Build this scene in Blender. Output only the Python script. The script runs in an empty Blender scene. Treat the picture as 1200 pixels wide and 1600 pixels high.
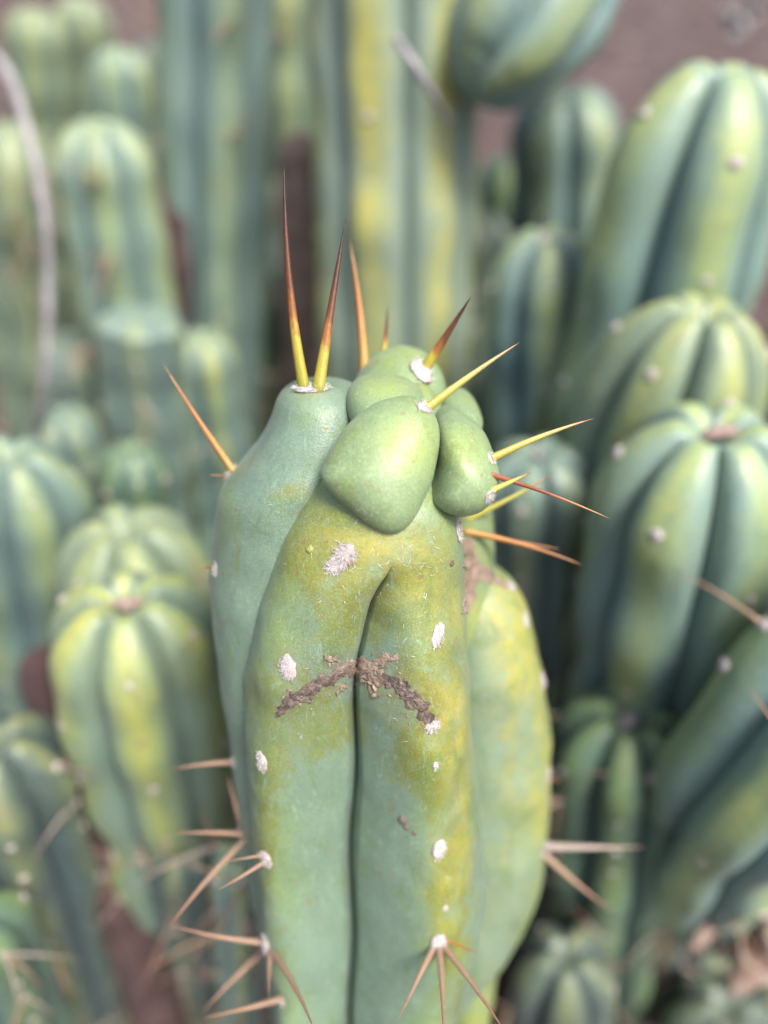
import bpy, math, random
import numpy as np
from mathutils import Vector, Matrix
from mathutils.bvhtree import BVHTree

random.seed(7)
rng = np.random.default_rng(7)
SC = bpy.context.scene
COL = SC.collection

# ------------------------------------------------------------------ camera
PITCH = math.radians(40.0)
FPX = 1200.0                      # focal length in pixels of the 1200 x 1600 photograph
CAM = Vector((0.0, 0.0, 0.80))
RIGHT = Vector((1, 0, 0))
UP = Vector((0, math.sin(PITCH), math.cos(PITCH)))
FWD = Vector((0, math.cos(PITCH), -math.sin(PITCH)))
cam_data = bpy.data.cameras.new('camera')
cam = bpy.data.objects.new('camera', cam_data)
COL.objects.link(cam)
cam.location = CAM
cam.rotation_euler = (math.radians(90) - PITCH, 0, 0)
cam_data.sensor_fit = 'VERTICAL'
cam_data.sensor_height = 36.0
cam_data.sensor_width = 27.0
cam_data.lens = 36.0 * FPX / 1600.0
cam_data.clip_start = 0.01
cam_data.clip_end = 600.0
cam_data.dof.use_dof = True
cam_data.dof.focus_distance = 0.222
cam_data.dof.aperture_fstop = 2.8
SC.camera = cam

# ------------------------------------------------------------------ light
SUN_EL, SUN_AZ = math.radians(60), math.radians(140)     # azimuth clockwise from +Y
world = bpy.data.worlds.new('World')
SC.world = world
world.use_nodes = True
wn = world.node_tree
wn.nodes.clear()
sky = wn.nodes.new('ShaderNodeTexSky')
sky.sky_type = 'NISHITA'
sky.sun_disc = False
sky.sun_elevation = SUN_EL
sky.sun_rotation = SUN_AZ
sky.air_density = 0.6
sky.dust_density = 4.0
sky.ozone_density = 1.0
bg = wn.nodes.new('ShaderNodeBackground')
bg.inputs['Strength'].default_value = 0.11
wo = wn.nodes.new('ShaderNodeOutputWorld')
wn.links.new(sky.outputs[0], bg.inputs[0])
wn.links.new(bg.outputs[0], wo.inputs[0])

sun_d = bpy.data.lights.new('sun', 'SUN')
sun_d.energy = 2.3
sun_d.angle = math.radians(18)
sun_d.color = (1.0, 0.95, 0.88)
sun = bpy.data.objects.new('sun', sun_d)
COL.objects.link(sun)
sun_dir = Vector((math.sin(SUN_AZ) * math.cos(SUN_EL), math.cos(SUN_AZ) * math.cos(SUN_EL), math.sin(SUN_EL)))
sun.rotation_euler = sun_dir.to_track_quat('Z', 'Y').to_euler()

SC.view_settings.view_transform = 'Standard'
SC.view_settings.look = 'None'
SC.view_settings.exposure = 1.38
SC.view_settings.gamma = 1.0
SC.render.engine = 'CYCLES'
SC.cycles.use_denoising = True
SC.cycles.max_bounces = 5
SC.cycles.diffuse_bounces = 2

# ------------------------------------------------------------------ helpers
def ray(px, py):
    return RIGHT * ((px - 600.0) / FPX) + UP * ((800.0 - py) / FPX) + FWD
def at(px, py, d):
    """point seen at pixel px,py at depth d along the view axis"""
    return CAM + ray(px, py) * d
def project(p):
    v = Vector(p) - CAM
    d = v.dot(FWD)
    if d <= 0.01:
        return None
    return (600 + FPX * v.dot(RIGHT) / d, 800 - FPX * v.dot(UP) / d, d)

def vnoise(p, seed=0):
    """vectorised 3D value noise, p (n,3) -> (n,) in -1..1"""
    p = np.asarray(p, float)
    i = np.floor(p).astype(np.int64)
    f = p - i
    f = f * f * (3 - 2 * f)
    def h(ix, iy, iz):
        n = (ix * 374761393 + iy * 668265263 + iz * 2147483647 + seed * 974634777) & 0xffffffff
        n = ((n ^ (n >> 13)) * 1274126177) & 0xffffffff
        n = n ^ (n >> 16)
        return (n & 0xffff) / 32767.5 - 1.0
    r = 0
    for a in (0, 1):
        for b in (0, 1):
            for c in (0, 1):
                w = (f[:, 0] if a else 1 - f[:, 0]) * (f[:, 1] if b else 1 - f[:, 1]) * (f[:, 2] if c else 1 - f[:, 2])
                r = r + w * h(i[:, 0] + a, i[:, 1] + b, i[:, 2] + c)
    return r

def new_mesh(name, verts, faces, attrs=None, smooth=True):
    me = bpy.data.meshes.new(name)
    me.from_pydata([tuple(v) for v in np.asarray(verts, float).tolist()], [], faces)
    if smooth:
        me.polygons.foreach_set('use_smooth', [True] * len(me.polygons))
    for k, v in (attrs or {}).items():
        a = me.attributes.new(k, 'FLOAT', 'POINT')
        a.data.foreach_set('value', np.asarray(v, np.float32))
    me.update()
    return me

WORLD = {}
def put(name, data, mat, world_m, parent=None):
    """links an object so that its world matrix is world_m, under parent if given"""
    o = bpy.data.objects.new(name, data)
    COL.objects.link(o)
    if data is not None and mat is not None and not data.materials:
        data.materials.append(mat)
    WORLD[o] = world_m
    if parent is not None:
        o.parent = parent
        o.matrix_basis = WORLD[parent].inverted() @ world_m
    else:
        o.matrix_basis = world_m
    return o
def T(p):
    return Matrix.Translation(Vector(p))
def thing(name, label, cat, loc, group=None):
    o = put(name, None, None, T(loc))
    o.empty_display_size = 0.02
    o['label'] = label
    o['category'] = cat
    if group:
        o['group'] = group
    return o
def tag(o, label, cat, group=None):
    o['label'] = label
    o['category'] = cat
    if group:
        o['group'] = group
def part(name, verts, faces, mat, parent, attrs=None, smooth=True):
    """mesh given in world coordinates, parented"""
    base = WORLD[parent].translation
    me = new_mesh(name, np.asarray(verts) - np.array(base), faces, attrs, smooth)
    return put(name, me, mat, T(base), parent)
def grid_faces(rows, cols, wrap=True, cap0=False, cap1=False):
    f = []
    for i in range(rows - 1):
        a, b = i * cols, (i + 1) * cols
        for j in range(cols if wrap else cols - 1):
            k = (j + 1) % cols
            f.append((a + j, b + j, b + k, a + k))
    if cap0:
        f.append(tuple(range(cols)))
    if cap1:
        f.append(tuple(range((rows - 1) * cols, rows * cols))[::-1])
    return f
def frame_z(d, spin=0.0):
    d = Vector(d).normalized()
    return d.to_track_quat('Z', 'Y').to_matrix().to_4x4() @ Matrix.Rotation(spin, 4, 'Z')

# ------------------------------------------------------------------ materials
def mat_base(name):
    m = bpy.data.materials.new(name)
    m.use_nodes = True
    nt = m.node_tree
    nt.nodes.clear()
    out = nt.nodes.new('ShaderNodeOutputMaterial')
    p = nt.nodes.new('ShaderNodeBsdfPrincipled')
    nt.links.new(p.outputs[0], out.inputs[0])
    return m, nt, p
class NB:
    """small node builder"""
    def __init__(s, nt):
        s.nt = nt
        s.tc = nt.nodes.new('ShaderNodeTexCoord')
    def sock(s, inp, v):
        if hasattr(v, 'is_linked'):
            s.nt.links.new(v, inp)
        else:
            inp.default_value = v
    def attr(s, n):
        a = s.nt.nodes.new('ShaderNodeAttribute')
        a.attribute_name = n
        return a.outputs['Fac']
    def rnd(s):
        return s.nt.nodes.new('ShaderNodeObjectInfo').outputs['Random']
    def noise(s, scale, detail=3, rough=.55, vec=None, dist=0):
        n = s.nt.nodes.new('ShaderNodeTexNoise')
        n.inputs['Scale'].default_value = scale
        n.inputs['Detail'].default_value = detail
        n.inputs['Roughness'].default_value = rough
        n.inputs['Distortion'].default_value = dist
        s.nt.links.new(vec or s.tc.outputs['Object'], n.inputs['Vector'])
        return n.outputs['Fac']
    def voro(s, scale, feature='F1', vec=None):
        n = s.nt.nodes.new('ShaderNodeTexVoronoi')
        n.feature = feature
        n.inputs['Scale'].default_value = scale
        s.nt.links.new(vec or s.tc.outputs['Object'], n.inputs['Vector'])
        return n.outputs['Distance']
    def mapped(s, scale):
        n = s.nt.nodes.new('ShaderNodeMapping')
        n.inputs['Scale'].default_value = scale
        s.nt.links.new(s.tc.outputs['Object'], n.inputs['Vector'])
        return n.outputs[0]
    def math(s, op, a, b=0.0, c=None, clamp=False):
        n = s.nt.nodes.new('ShaderNodeMath')
        n.operation = op
        n.use_clamp = clamp
        s.sock(n.inputs[0], a)
        s.sock(n.inputs[1], b)
        if c is not None:
            s.sock(n.inputs[2], c)
        return n.outputs[0]
    def step(s, v, lo, hi, a=0.0, b=1.0):
        n = s.nt.nodes.new('ShaderNodeMapRange')
        n.interpolation_type = 'SMOOTHSTEP'
        s.sock(n.inputs['Value'], v)
        n.inputs['From Min'].default_value = lo
        n.inputs['From Max'].default_value = hi
        n.inputs['To Min'].default_value = a
        n.inputs['To Max'].default_value = b
        return n.outputs[0]
    def mix(s, f, a, b, mode='MIX'):
        n = s.nt.nodes.new('ShaderNodeMix')
        n.data_type = 'RGBA'
        n.blend_type = mode
        s.sock(n.inputs[0], f)
        for i, v in ((6, a), (7, b)):
            s.sock(n.inputs[i], v if hasattr(v, 'is_linked') else (*v, 1))
        return n.outputs[2]
    def ramp(s, f, stops):
        n = s.nt.nodes.new('ShaderNodeValToRGB')
        el = n.color_ramp.elements
        while len(el) < len(stops):
            el.new(0.5)
        for e, (p, c) in zip(el, stops):
            e.position = p
            e.color = (*c, 1)
        s.sock(n.inputs[0], f)
        return n.outputs[0]
    def bump(s, h, strength, dist, prev=None):
        n = s.nt.nodes.new('ShaderNodeBump')
        n.inputs['Strength'].default_value = strength
        n.inputs['Distance'].default_value = dist
        s.nt.links.new(h, n.inputs['Height'])
        if prev is not None:
            s.nt.links.new(prev, n.inputs['Normal'])
        return n.outputs[0]

def skin_material(name, flank, green, yellow, olive, yel=0.5, fine=True, blemish=0.5, pore=.55):
    """waxy cactus skin: blue bloom on the flanks, green and yellow pigment along the ridges, ragged olive patches where bloom is worn"""
    m, nt, p = mat_base(name)
    b = NB(nt)
    ridge, patch, tip = b.attr('ridge'), b.attr('patch'), b.attr('tip')
    n1 = b.noise(30, 4, .6, dist=.5)
    n2 = b.noise(120, 5, .7)
    n3 = b.noise(420, 3, .65)
    streak = b.noise(1.0, 4, .6, vec=b.mapped((170, 170, 16)))
    g = b.math('ADD', ridge, b.math('MULTIPLY', b.math('SUBTRACT', n1, .5), .9))
    c = b.mix(b.step(g, .2, 1.0), flank, green)
    y = b.math('ADD', b.math('MULTIPLY', b.math('POWER', ridge, 2.6), yel), b.math('MULTIPLY', tip, yel * .38))
    y = b.math('MULTIPLY', y, b.step(b.math('ADD', n1, b.math('MULTIPLY', n2, .5)), .45, 1.05, .1, 1.25))
    c = b.mix(b.math('MINIMUM', y, .85), c, yellow)
    # worn bloom: olive, ragged, mottled
    pn = b.math('ADD', patch, b.math('ADD', b.math('MULTIPLY', b.math('SUBTRACT', n2, .5), 1.3), b.math('MULTIPLY', b.math('SUBTRACT', n1, .5), 1.1)))
    pf = b.math('MULTIPLY', b.step(pn, .30, .85), b.step(patch, .02, .35))
    pf = b.math('MULTIPLY', pf, b.step(n3, .34, .58, .55, 1.0))
    c = b.mix(b.math('MULTIPLY', pf, .92), c, b.mix(n2, olive, tuple(v * 1.25 for v in olive)))
    gf = b.math('MULTIPLY', b.attr('gold'), b.step(b.math('ADD', n2, b.math('MULTIPLY', n1, .6)), .5, 1.05, .15, 1.0))
    c = b.mix(gf, c, yellow)
    if fine:
        stn = b.math('MULTIPLY', b.attr('stain'), b.step(b.math('ADD', n3, b.math('MULTIPLY', n2, .6)), .58, .86, 0, 1))
        c = b.mix(b.math('MINIMUM', stn, .92), c, (.105, .070, .040))
    c = b.mix(b.step(streak, .56, .80, 0, .30), c, tuple(v * .70 for v in green))
    c = b.mix(b.step(b.noise(14, 3, .6), .40, .70, 0, .30), c, tuple(v * 1.18 for v in flank))
    if fine:
        # rubbed and cloudy bloom, drawn out along the stem
        cl_ = b.noise(1.0, 6, .74, vec=b.mapped((75, 75, 38)), dist=.6)
        c = b.mix(b.step(cl_, .50, .62, 0, .40), c, tuple(min(1, v * 1.32) for v in flank))
        c = b.mix(b.step(cl_, .37, .47, .55, 0), c, tuple(v * .70 for v in green))
        sc_ = b.noise(1.0, 3, .5, vec=b.mapped((420, 420, 30)), dist=1.5)
        c = b.mix(b.step(sc_, .62, .68, 0, .40), c, tuple(min(1, v * 1.7) for v in flank))
    # tiny corky freckles
    fr = b.math('MULTIPLY', b.step(b.noise(330, 2, .5), .685 - .03 * blemish, .74), .8)
    c = b.mix(fr, c, (.20, .14, .07))
    if fine:
        v = b.voro(1500)
        dots = b.math('MULTIPLY', b.step(v, .08, .46, 1, 0), b.step(n1, .35, .65, .35, 1))
        c = b.mix(b.math('MULTIPLY', dots, pore), c, tuple(min(1, x * 1.45 + .04) for x in green))
        c = b.mix(b.step(b.noise(800, 2, .6), .5, .75, 0, .30), c, tuple(x * .5 for x in green))
        h = b.bump(v, .16, .0004)
        h = b.bump(n3, .10, .0008, h)
        h = b.bump(n2, .10, .0015, h)
        h = b.bump(streak, .14, .0014, h)
    else:
        c = b.mix(b.math('MULTIPLY', b.rnd(), .0 if yel > .7 else .55), c, tuple(.5 * (f + g) * .6 + .4 * sum(flank) / 3 for f, g in zip(flank, green)))
        # corky weathering on the ridges
        wz = b.math('MULTIPLY', b.step(b.noise(60, 5, .7), .60, .70), b.step(ridge, .45, .9, .05, .7))
        c = b.mix(wz, c, (.19, .145, .10))
        c = b.mix(b.step(b.noise(1.0, 4, .7, vec=b.mapped((90, 90, 9))), .50, .68, 0, .38), c, tuple(v * .62 for v in flank))
        h = b.bump(n2, .25, .0025)
    nt.links.new(h, p.inputs['Normal'])
    nt.links.new(c, p.inputs['Base Color'])
    nt.links.new(b.step(n2, .3, .7, .36, .54), p.inputs['Roughness'])
    p.inputs['Specular IOR Level'].default_value = .50
    p.inputs['Sheen Weight'].default_value = .06
    p.inputs['Sheen Roughness'].default_value = .45
    p.inputs['Sheen Tint'].default_value = (.80, .90, 1.0, 1)
    p.inputs['Subsurface Weight'].default_value = .10 if fine else 0.0
    p.inputs['Subsurface Radius'].default_value = (.6, .8, .25)
    p.inputs['Subsurface Scale'].default_value = .003
    return m

MAIN = skin_material('monstrose_skin', (.135, .202, .150), (.155, .238, .082), (.37, .320, .050), (.130, .140, .018), yel=.22)
LOBE = skin_material('young_skin', (.170, .240, .125), (.235, .310, .085), (.36, .36, .085), (.205, .215, .050), yel=.35, pore=.85)
SK = {
    'blue':   skin_material('blue_skin', (.105, .180, .180), (.150, .235, .130), (.42, .41, .11), (.19, .22, .06), yel=.34, fine=False),
    'pale':   skin_material('pale_skin', (.150, .240, .220), (.195, .295, .130), (.47, .45, .12), (.22, .26, .07), yel=.40, fine=False),
    'yellow': skin_material('sunned_skin', (.135, .205, .160), (.195, .275, .100), (.49, .44, .095), (.25, .26, .06), yel=.44, fine=False),
    'bright': skin_material('bright_skin', (.185, .250, .205), (.235, .300, .140), (.52, .47, .10), (.27, .28, .07), yel=1.0, fine=False),
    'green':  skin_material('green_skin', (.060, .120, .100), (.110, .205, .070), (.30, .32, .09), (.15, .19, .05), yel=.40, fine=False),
    'dark':   skin_material('dark_skin', (.055, .092, .094), (.085, .130, .085), (.27, .26, .08), (.14, .155, .045), yel=.5, fine=False),  # own colour of the big blue stem, painted shade on low stems
}
def spine_material(name, stops, rough=.42):
    m, nt, p = mat_base(name)
    b = NB(nt)
    t = b.attr('t')
    t2 = b.math('ADD', t, b.math('MULTIPLY', b.math('SUBTRACT', b.noise(1.0, 3, .6, vec=b.mapped((500, 500, 90))), .5), .34))
    c = b.ramp(t2, stops)
    c = b.mix(b.step(b.noise(1.0, 2, .6, vec=b.mapped((1800, 1800, 90))), .5, .8, 0, .35), c, (.16, .07, .025))
    nt.links.new(c, p.inputs['Base Color'])
    p.inputs['Roughness'].default_value = rough
    p.inputs['Subsurface Weight'].default_value = .12
    p.inputs['Subsurface Scale'].default_value = .001
    nt.links.new(b.bump(b.noise(1.0, 2, .6, vec=b.mapped((1500, 1500, 60))), .25, .0004), p.inputs['Normal'])
    return m
SP = {
    'fresh': spine_material('fresh_spine', [(0, (.25, .25, .022)), (.24, (.36, .29, .04)), (.33, (.27, .11, .022)), (.48, (.115, .036, .012)), (.75, (.060, .020, .012)), (1, (.02, .010, .009))]),
    'young': spine_material('young_spine', [(0, (.32, .29, .04)), (.45, (.46, .38, .09)), (.8, (.44, .30, .14)), (.95, (.42, .2, .12)), (1, (.2, .07, .05))]),
    'greeny': spine_material('greenish_spine', [(0, (.36, .37, .06)), (.6, (.42, .40, .09)), (.85, (.34, .22, .08)), (1, (.09, .045, .03))]),
    'amber': spine_material('amber_spine', [(0, (.36, .24, .06)), (.3, (.38, .17, .04)), (.7, (.30, .115, .032)), (.9, (.36, .2, .09)), (1, (.2, .07, .04))]),
    'russet': spine_material('russet_spine', [(0, (.28, .085, .04)), (.4, (.18, .06, .03)), (.6, (.30, .13, .055)), (1, (.55, .33, .16))]),
    'pale': spine_material('weathered_spine', [(0, (.25, .18, .13)), (.4, (.31, .20, .135)), (.8, (.25, .145, .10)), (1, (.2, .1, .07))], .6),
    'grey': spine_material('greyed_spine', [(0, (.26, .22, .195)), (.5, (.32, .26, .22)), (1, (.2, .13, .10))], .7),
}
def rough_material(name, c1, c2, c3, scale, rough=.9, bump=.5, bd=.004):
    m, nt, p = mat_base(name)
    b = NB(nt)
    n = b.noise(scale, 5, .65)
    n2 = b.noise(scale * 4.3, 4, .6)
    c = b.mix(b.step(n, .35, .65), c1, c2)
    c = b.mix(b.step(n2, .55, .72), c, c3)
    nt.links.new(c, p.inputs['Base Color'])
    p.inputs['Roughness'].default_value = rough
    nt.links.new(b.bump(b.math('ADD', n, b.math('MULTIPLY', n2, .5)), bump, bd), p.inputs['Normal'])
    return m
WOOL = rough_material('areole_wool', (.50, .46, .45), (.38, .33, .32), (.22, .15, .125), 900, .95, .5, .0005)
FIBRE = rough_material('wool_fibre', (.62, .59, .57), (.50, .46, .45), (.36, .28, .25), 300, .9, .1, .0003)
CORK = rough_material('scar_cork', (.070, .052, .046), (.20, .150, .120), (.022, .017, .017), 520, .85, .9, .0010)
CORKP = rough_material('scar_cork_pale', (.20, .142, .105), (.34, .26, .20), (.075, .052, .042), 420, .9, .8, .0012)
SOIL = rough_material('soil', (.050, .032, .030), (.115, .073, .064), (.024, .017, .017), 13, .95, 1.0, .03)
BARK = rough_material('dead_bark', (.042, .024, .024), (.075, .044, .042), (.055, .035, .032), 55, .95, .9, .006)
TAN = rough_material('dry_tan', (.185, .128, .098), (.27, .20, .165), (.10, .066, .052), 60, .9, .7, .004)
STALK = rough_material('dry_stalk_bark', (.21, .20, .205), (.33, .315, .32), (.15, .125, .125), 70, .9, .6, .003)
GRIT = rough_material('grit', (.085, .06, .056), (.13, .10, .095), (.07, .05, .045), 35, .9, .4, .004)

# ------------------------------------------------------------------ shared small shapes
def spine_mesh(name, pts, r0, mat, sides=8, flat=.8):
    """tapered, slightly flattened spine along the points (local coordinates)"""
    pts = np.asarray(pts, float)
    n = len(pts)
    tan = np.gradient(pts, axis=0)
    tan /= np.linalg.norm(tan, axis=1)[:, None]
    ref = np.array([0.31, 0.87, 0.38])
    V, A = [], []
    ph = np.linspace(0, 2 * math.pi, sides, endpoint=False)
    for i in range(n):
        t = i / (n - 1)
        a = np.cross(tan[i], ref); a /= np.linalg.norm(a)
        c = np.cross(tan[i], a)
        r = r0 * (1 - t) ** .82 * (1 + .18 * math.exp(-t * 18)) + r0 * .02
        for q in ph:
            V.append(pts[i] + r * (math.cos(q) * a + flat * math.sin(q) * c))
            A.append(t)
    me = new_mesh(name, V, grid_faces(n, sides, True, True, True), {'t': A})
    me.materials.append(mat)
    return me
def bent(p0, p1, bow, n=18, seed=0):
    p0, p1 = np.array(p0), np.array(p1)
    d = p1 - p0
    L = np.linalg.norm(d)
    r = np.random.default_rng(seed)
    side = np.cross(d, r.normal(size=3)); side /= np.linalg.norm(side)
    t = np.linspace(0, 1, n)[:, None]
    return p0 + d * t + side * (bow * L) * (t * (1 - t)) * 4 * .5
unit_spines = {}
for k in ('pale', 'grey', 'amber'):
    unit_spines[k] = [spine_mesh('spine', bent((0, 0, 0), (0, 0, 1), .10, 9, s), .030, SP[k], 6) for s in range(3)]
def pad_mesh(name, seed, mat, sx=1, sy=1):
    """lumpy felted cushion, unit radius, sitting on z=0"""
    V, rows, cols = [], 9, 18
    for i in range(rows):
        a = i / (rows - 1) * 1.75
        for j in range(cols):
            q = 2 * math.pi * j / cols
            V.append((math.sin(a) * math.cos(q) * sx, math.sin(a) * math.sin(q) * sy, math.cos(a) * .55))
    V = np.array(V)
    V *= (1 + .22 * vnoise(V * 2.6 + seed * 7, seed) + .12 * vnoise(V * 6 + seed * 3, seed + 1))[:, None]
    V[:cols] = V[:cols].mean(0)
    me = new_mesh(name, V, grid_faces(rows, cols))
    me.materials.append(mat)
    return me
def apex_mesh(seed):
    rs = np.random.default_rng(seed + 60)
    V, rows, cols = [], 12, 30
    lob = rs.uniform(.45, 1.25, 7)
    for i in range(rows):
        a = i / (rows - 1) * 1.7
        for j in range(cols):
            q = 2 * math.pi * j / cols
            k = np.interp(q / (2 * math.pi) * 7, range(8), list(lob) + [lob[0]])
            V.append((math.sin(a) * math.cos(q) * k * 1.2, math.sin(a) * math.sin(q) * k * .8, math.cos(a) * .5))
    V = np.array(V)
    V *= (1 + .4 * vnoise(V * 2.2 + seed * 7, seed) + .25 * vnoise(V * 5 + seed, seed))[:, None]
    V[:cols] = V[:cols].mean(0)
    return new_mesh('apex_wool', V, grid_faces(rows, cols))
APEX = {'pink': rough_material('apex_wool_pink', (.30, .20, .17), (.40, .30, .27), (.17, .11, .09), 200, .95, .6, .001),
        'white': rough_material('apex_wool_white', (.52, .49, .48), (.42, .38, .37), (.25, .2, .18), 200, .95, .6, .001),
        'grey': rough_material('apex_wool_grey', (.30, .27, .27), (.40, .36, .37), (.15, .12, .12), 200, .95, .6, .001)}
pads = [pad_mesh('areole', s, WOOL, 1, 1.2 - .1 * s) for s in range(3)]

# ------------------------------------------------------------------ ground
def build_ground():
    n = 150
    rr = np.concatenate([np.linspace(0, 3, 70), np.geomspace(3.1, 400, 50)])
    cols = 140
    V = []
    for r in rr:
        for j in range(cols):
            q = 2 * math.pi * j / cols
            V.append((r * math.cos(q), r * math.sin(q) + .5, 0))
    V = np.array(V)
    near = np.clip(1.5 - np.hypot(V[:, 0], V[:, 1]) / 40, 0.15, 1)
    V[:, 2] = (.022 * vnoise(V * 5, 3) + .012 * vnoise(V * 14, 4) + .06 * vnoise(V * .6, 5) * (np.hypot(V[:, 0], V[:, 1]) > 2.5)) * near
    me = new_mesh('ground', V, grid_faces(len(rr), cols))
    o = put('ground', me, SOIL, Matrix.Identity(4))
    o['kind'] = 'structure'
    # grit and broken twigs strewn over the soil: nobody could count it
    Vs, F = [], []
    for k in range(5200):
        x, y = random.uniform(-2.6, 3.2), random.uniform(-.3, 7.0) ** 1.0
        s = random.uniform(.004, .016) * (1 + y * .6)
        z = .012
        base = len(Vs)
        L = random.choice((1, 1, 1.4, 4.5))
        q = random.uniform(0, 3.14)
        c, sn = math.cos(q), math.sin(q)
        for (a, b_, h) in ((-1, -.7, -.5), (1, -.8, -.5), (.9, .8, -.5), (-.8, .7, -.5), (-.5, -.4, .6), (.6, -.3, .7), (.4, .5, .5), (-.6, .4, .65)):
            a *= L * random.uniform(.8, 1.2); b_ *= random.uniform(.7, 1.2)
            Vs.append((x + s * (a * c - b_ * sn), y + s * (a * sn + b_ * c), z + s * h * random.uniform(.7, 1.2)))
        for f in ((0, 1, 5, 4), (1, 2, 6, 5), (2, 3, 7, 6), (3, 0, 4, 7), (4, 5, 6, 7)):
            F.append(tuple(base + i for i in f))
    g = put('gravel', new_mesh('gravel', Vs, F, smooth=False), GRIT, Matrix.Identity(4))
    g['kind'] = 'stuff'
    g['label'] = 'brown grit and dry plant scraps strewn over the soil between stems'
    g['category'] = 'gravel'
build_ground()

# ------------------------------------------------------------------ ribbed columns
def catmull(P, n):
    P = np.asarray(P, float)
    Q = np.vstack([2 * P[0] - P[1], P, 2 * P[-1] - P[-2]])
    seg = len(P) - 1
    dense = []
    for i in range(seg):
        a, b, c, d = Q[i:i + 4]
        for t in np.linspace(0, 1, 24, endpoint=False):
            dense.append(.5 * (2 * b + (c - a) * t + (2 * a - 5 * b + 4 * c - d) * t * t + (3 * b - a - 3 * c + d) * t ** 3))
    dense.append(P[-1])
    dense = np.array(dense)
    L = np.concatenate([[0], np.cumsum(np.linalg.norm(np.diff(dense, axis=0), axis=1))])
    if np.isscalar(n):
        s = np.linspace(0, L[-1], n)
    else:
        s = np.asarray(n) * L[-1]
    return np.stack([np.interp(s, L, dense[:, k]) for k in range(P.shape[1])], 1), L[-1]

def stem_path(tip, low, ly=0.0):
    Tp = at(*tip)
    d = ray(*low)
    # CAM + s*d with (P-T).y = -ly*(T.z-P.z)
    s = (Tp.y - CAM.y - ly * (Tp.z - CAM.z)) / (d.y - ly * d.z)
    P = CAM + d * s
    dv = (P - Tp)
    k = (Tp.z + .02) / max(1e-3, Tp.z - P.z)
    k = min(k, 6.0)
    return [Tp, P, Tp + dv * k] if k > 1.05 else [Tp, Tp + dv * .5, P]

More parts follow.
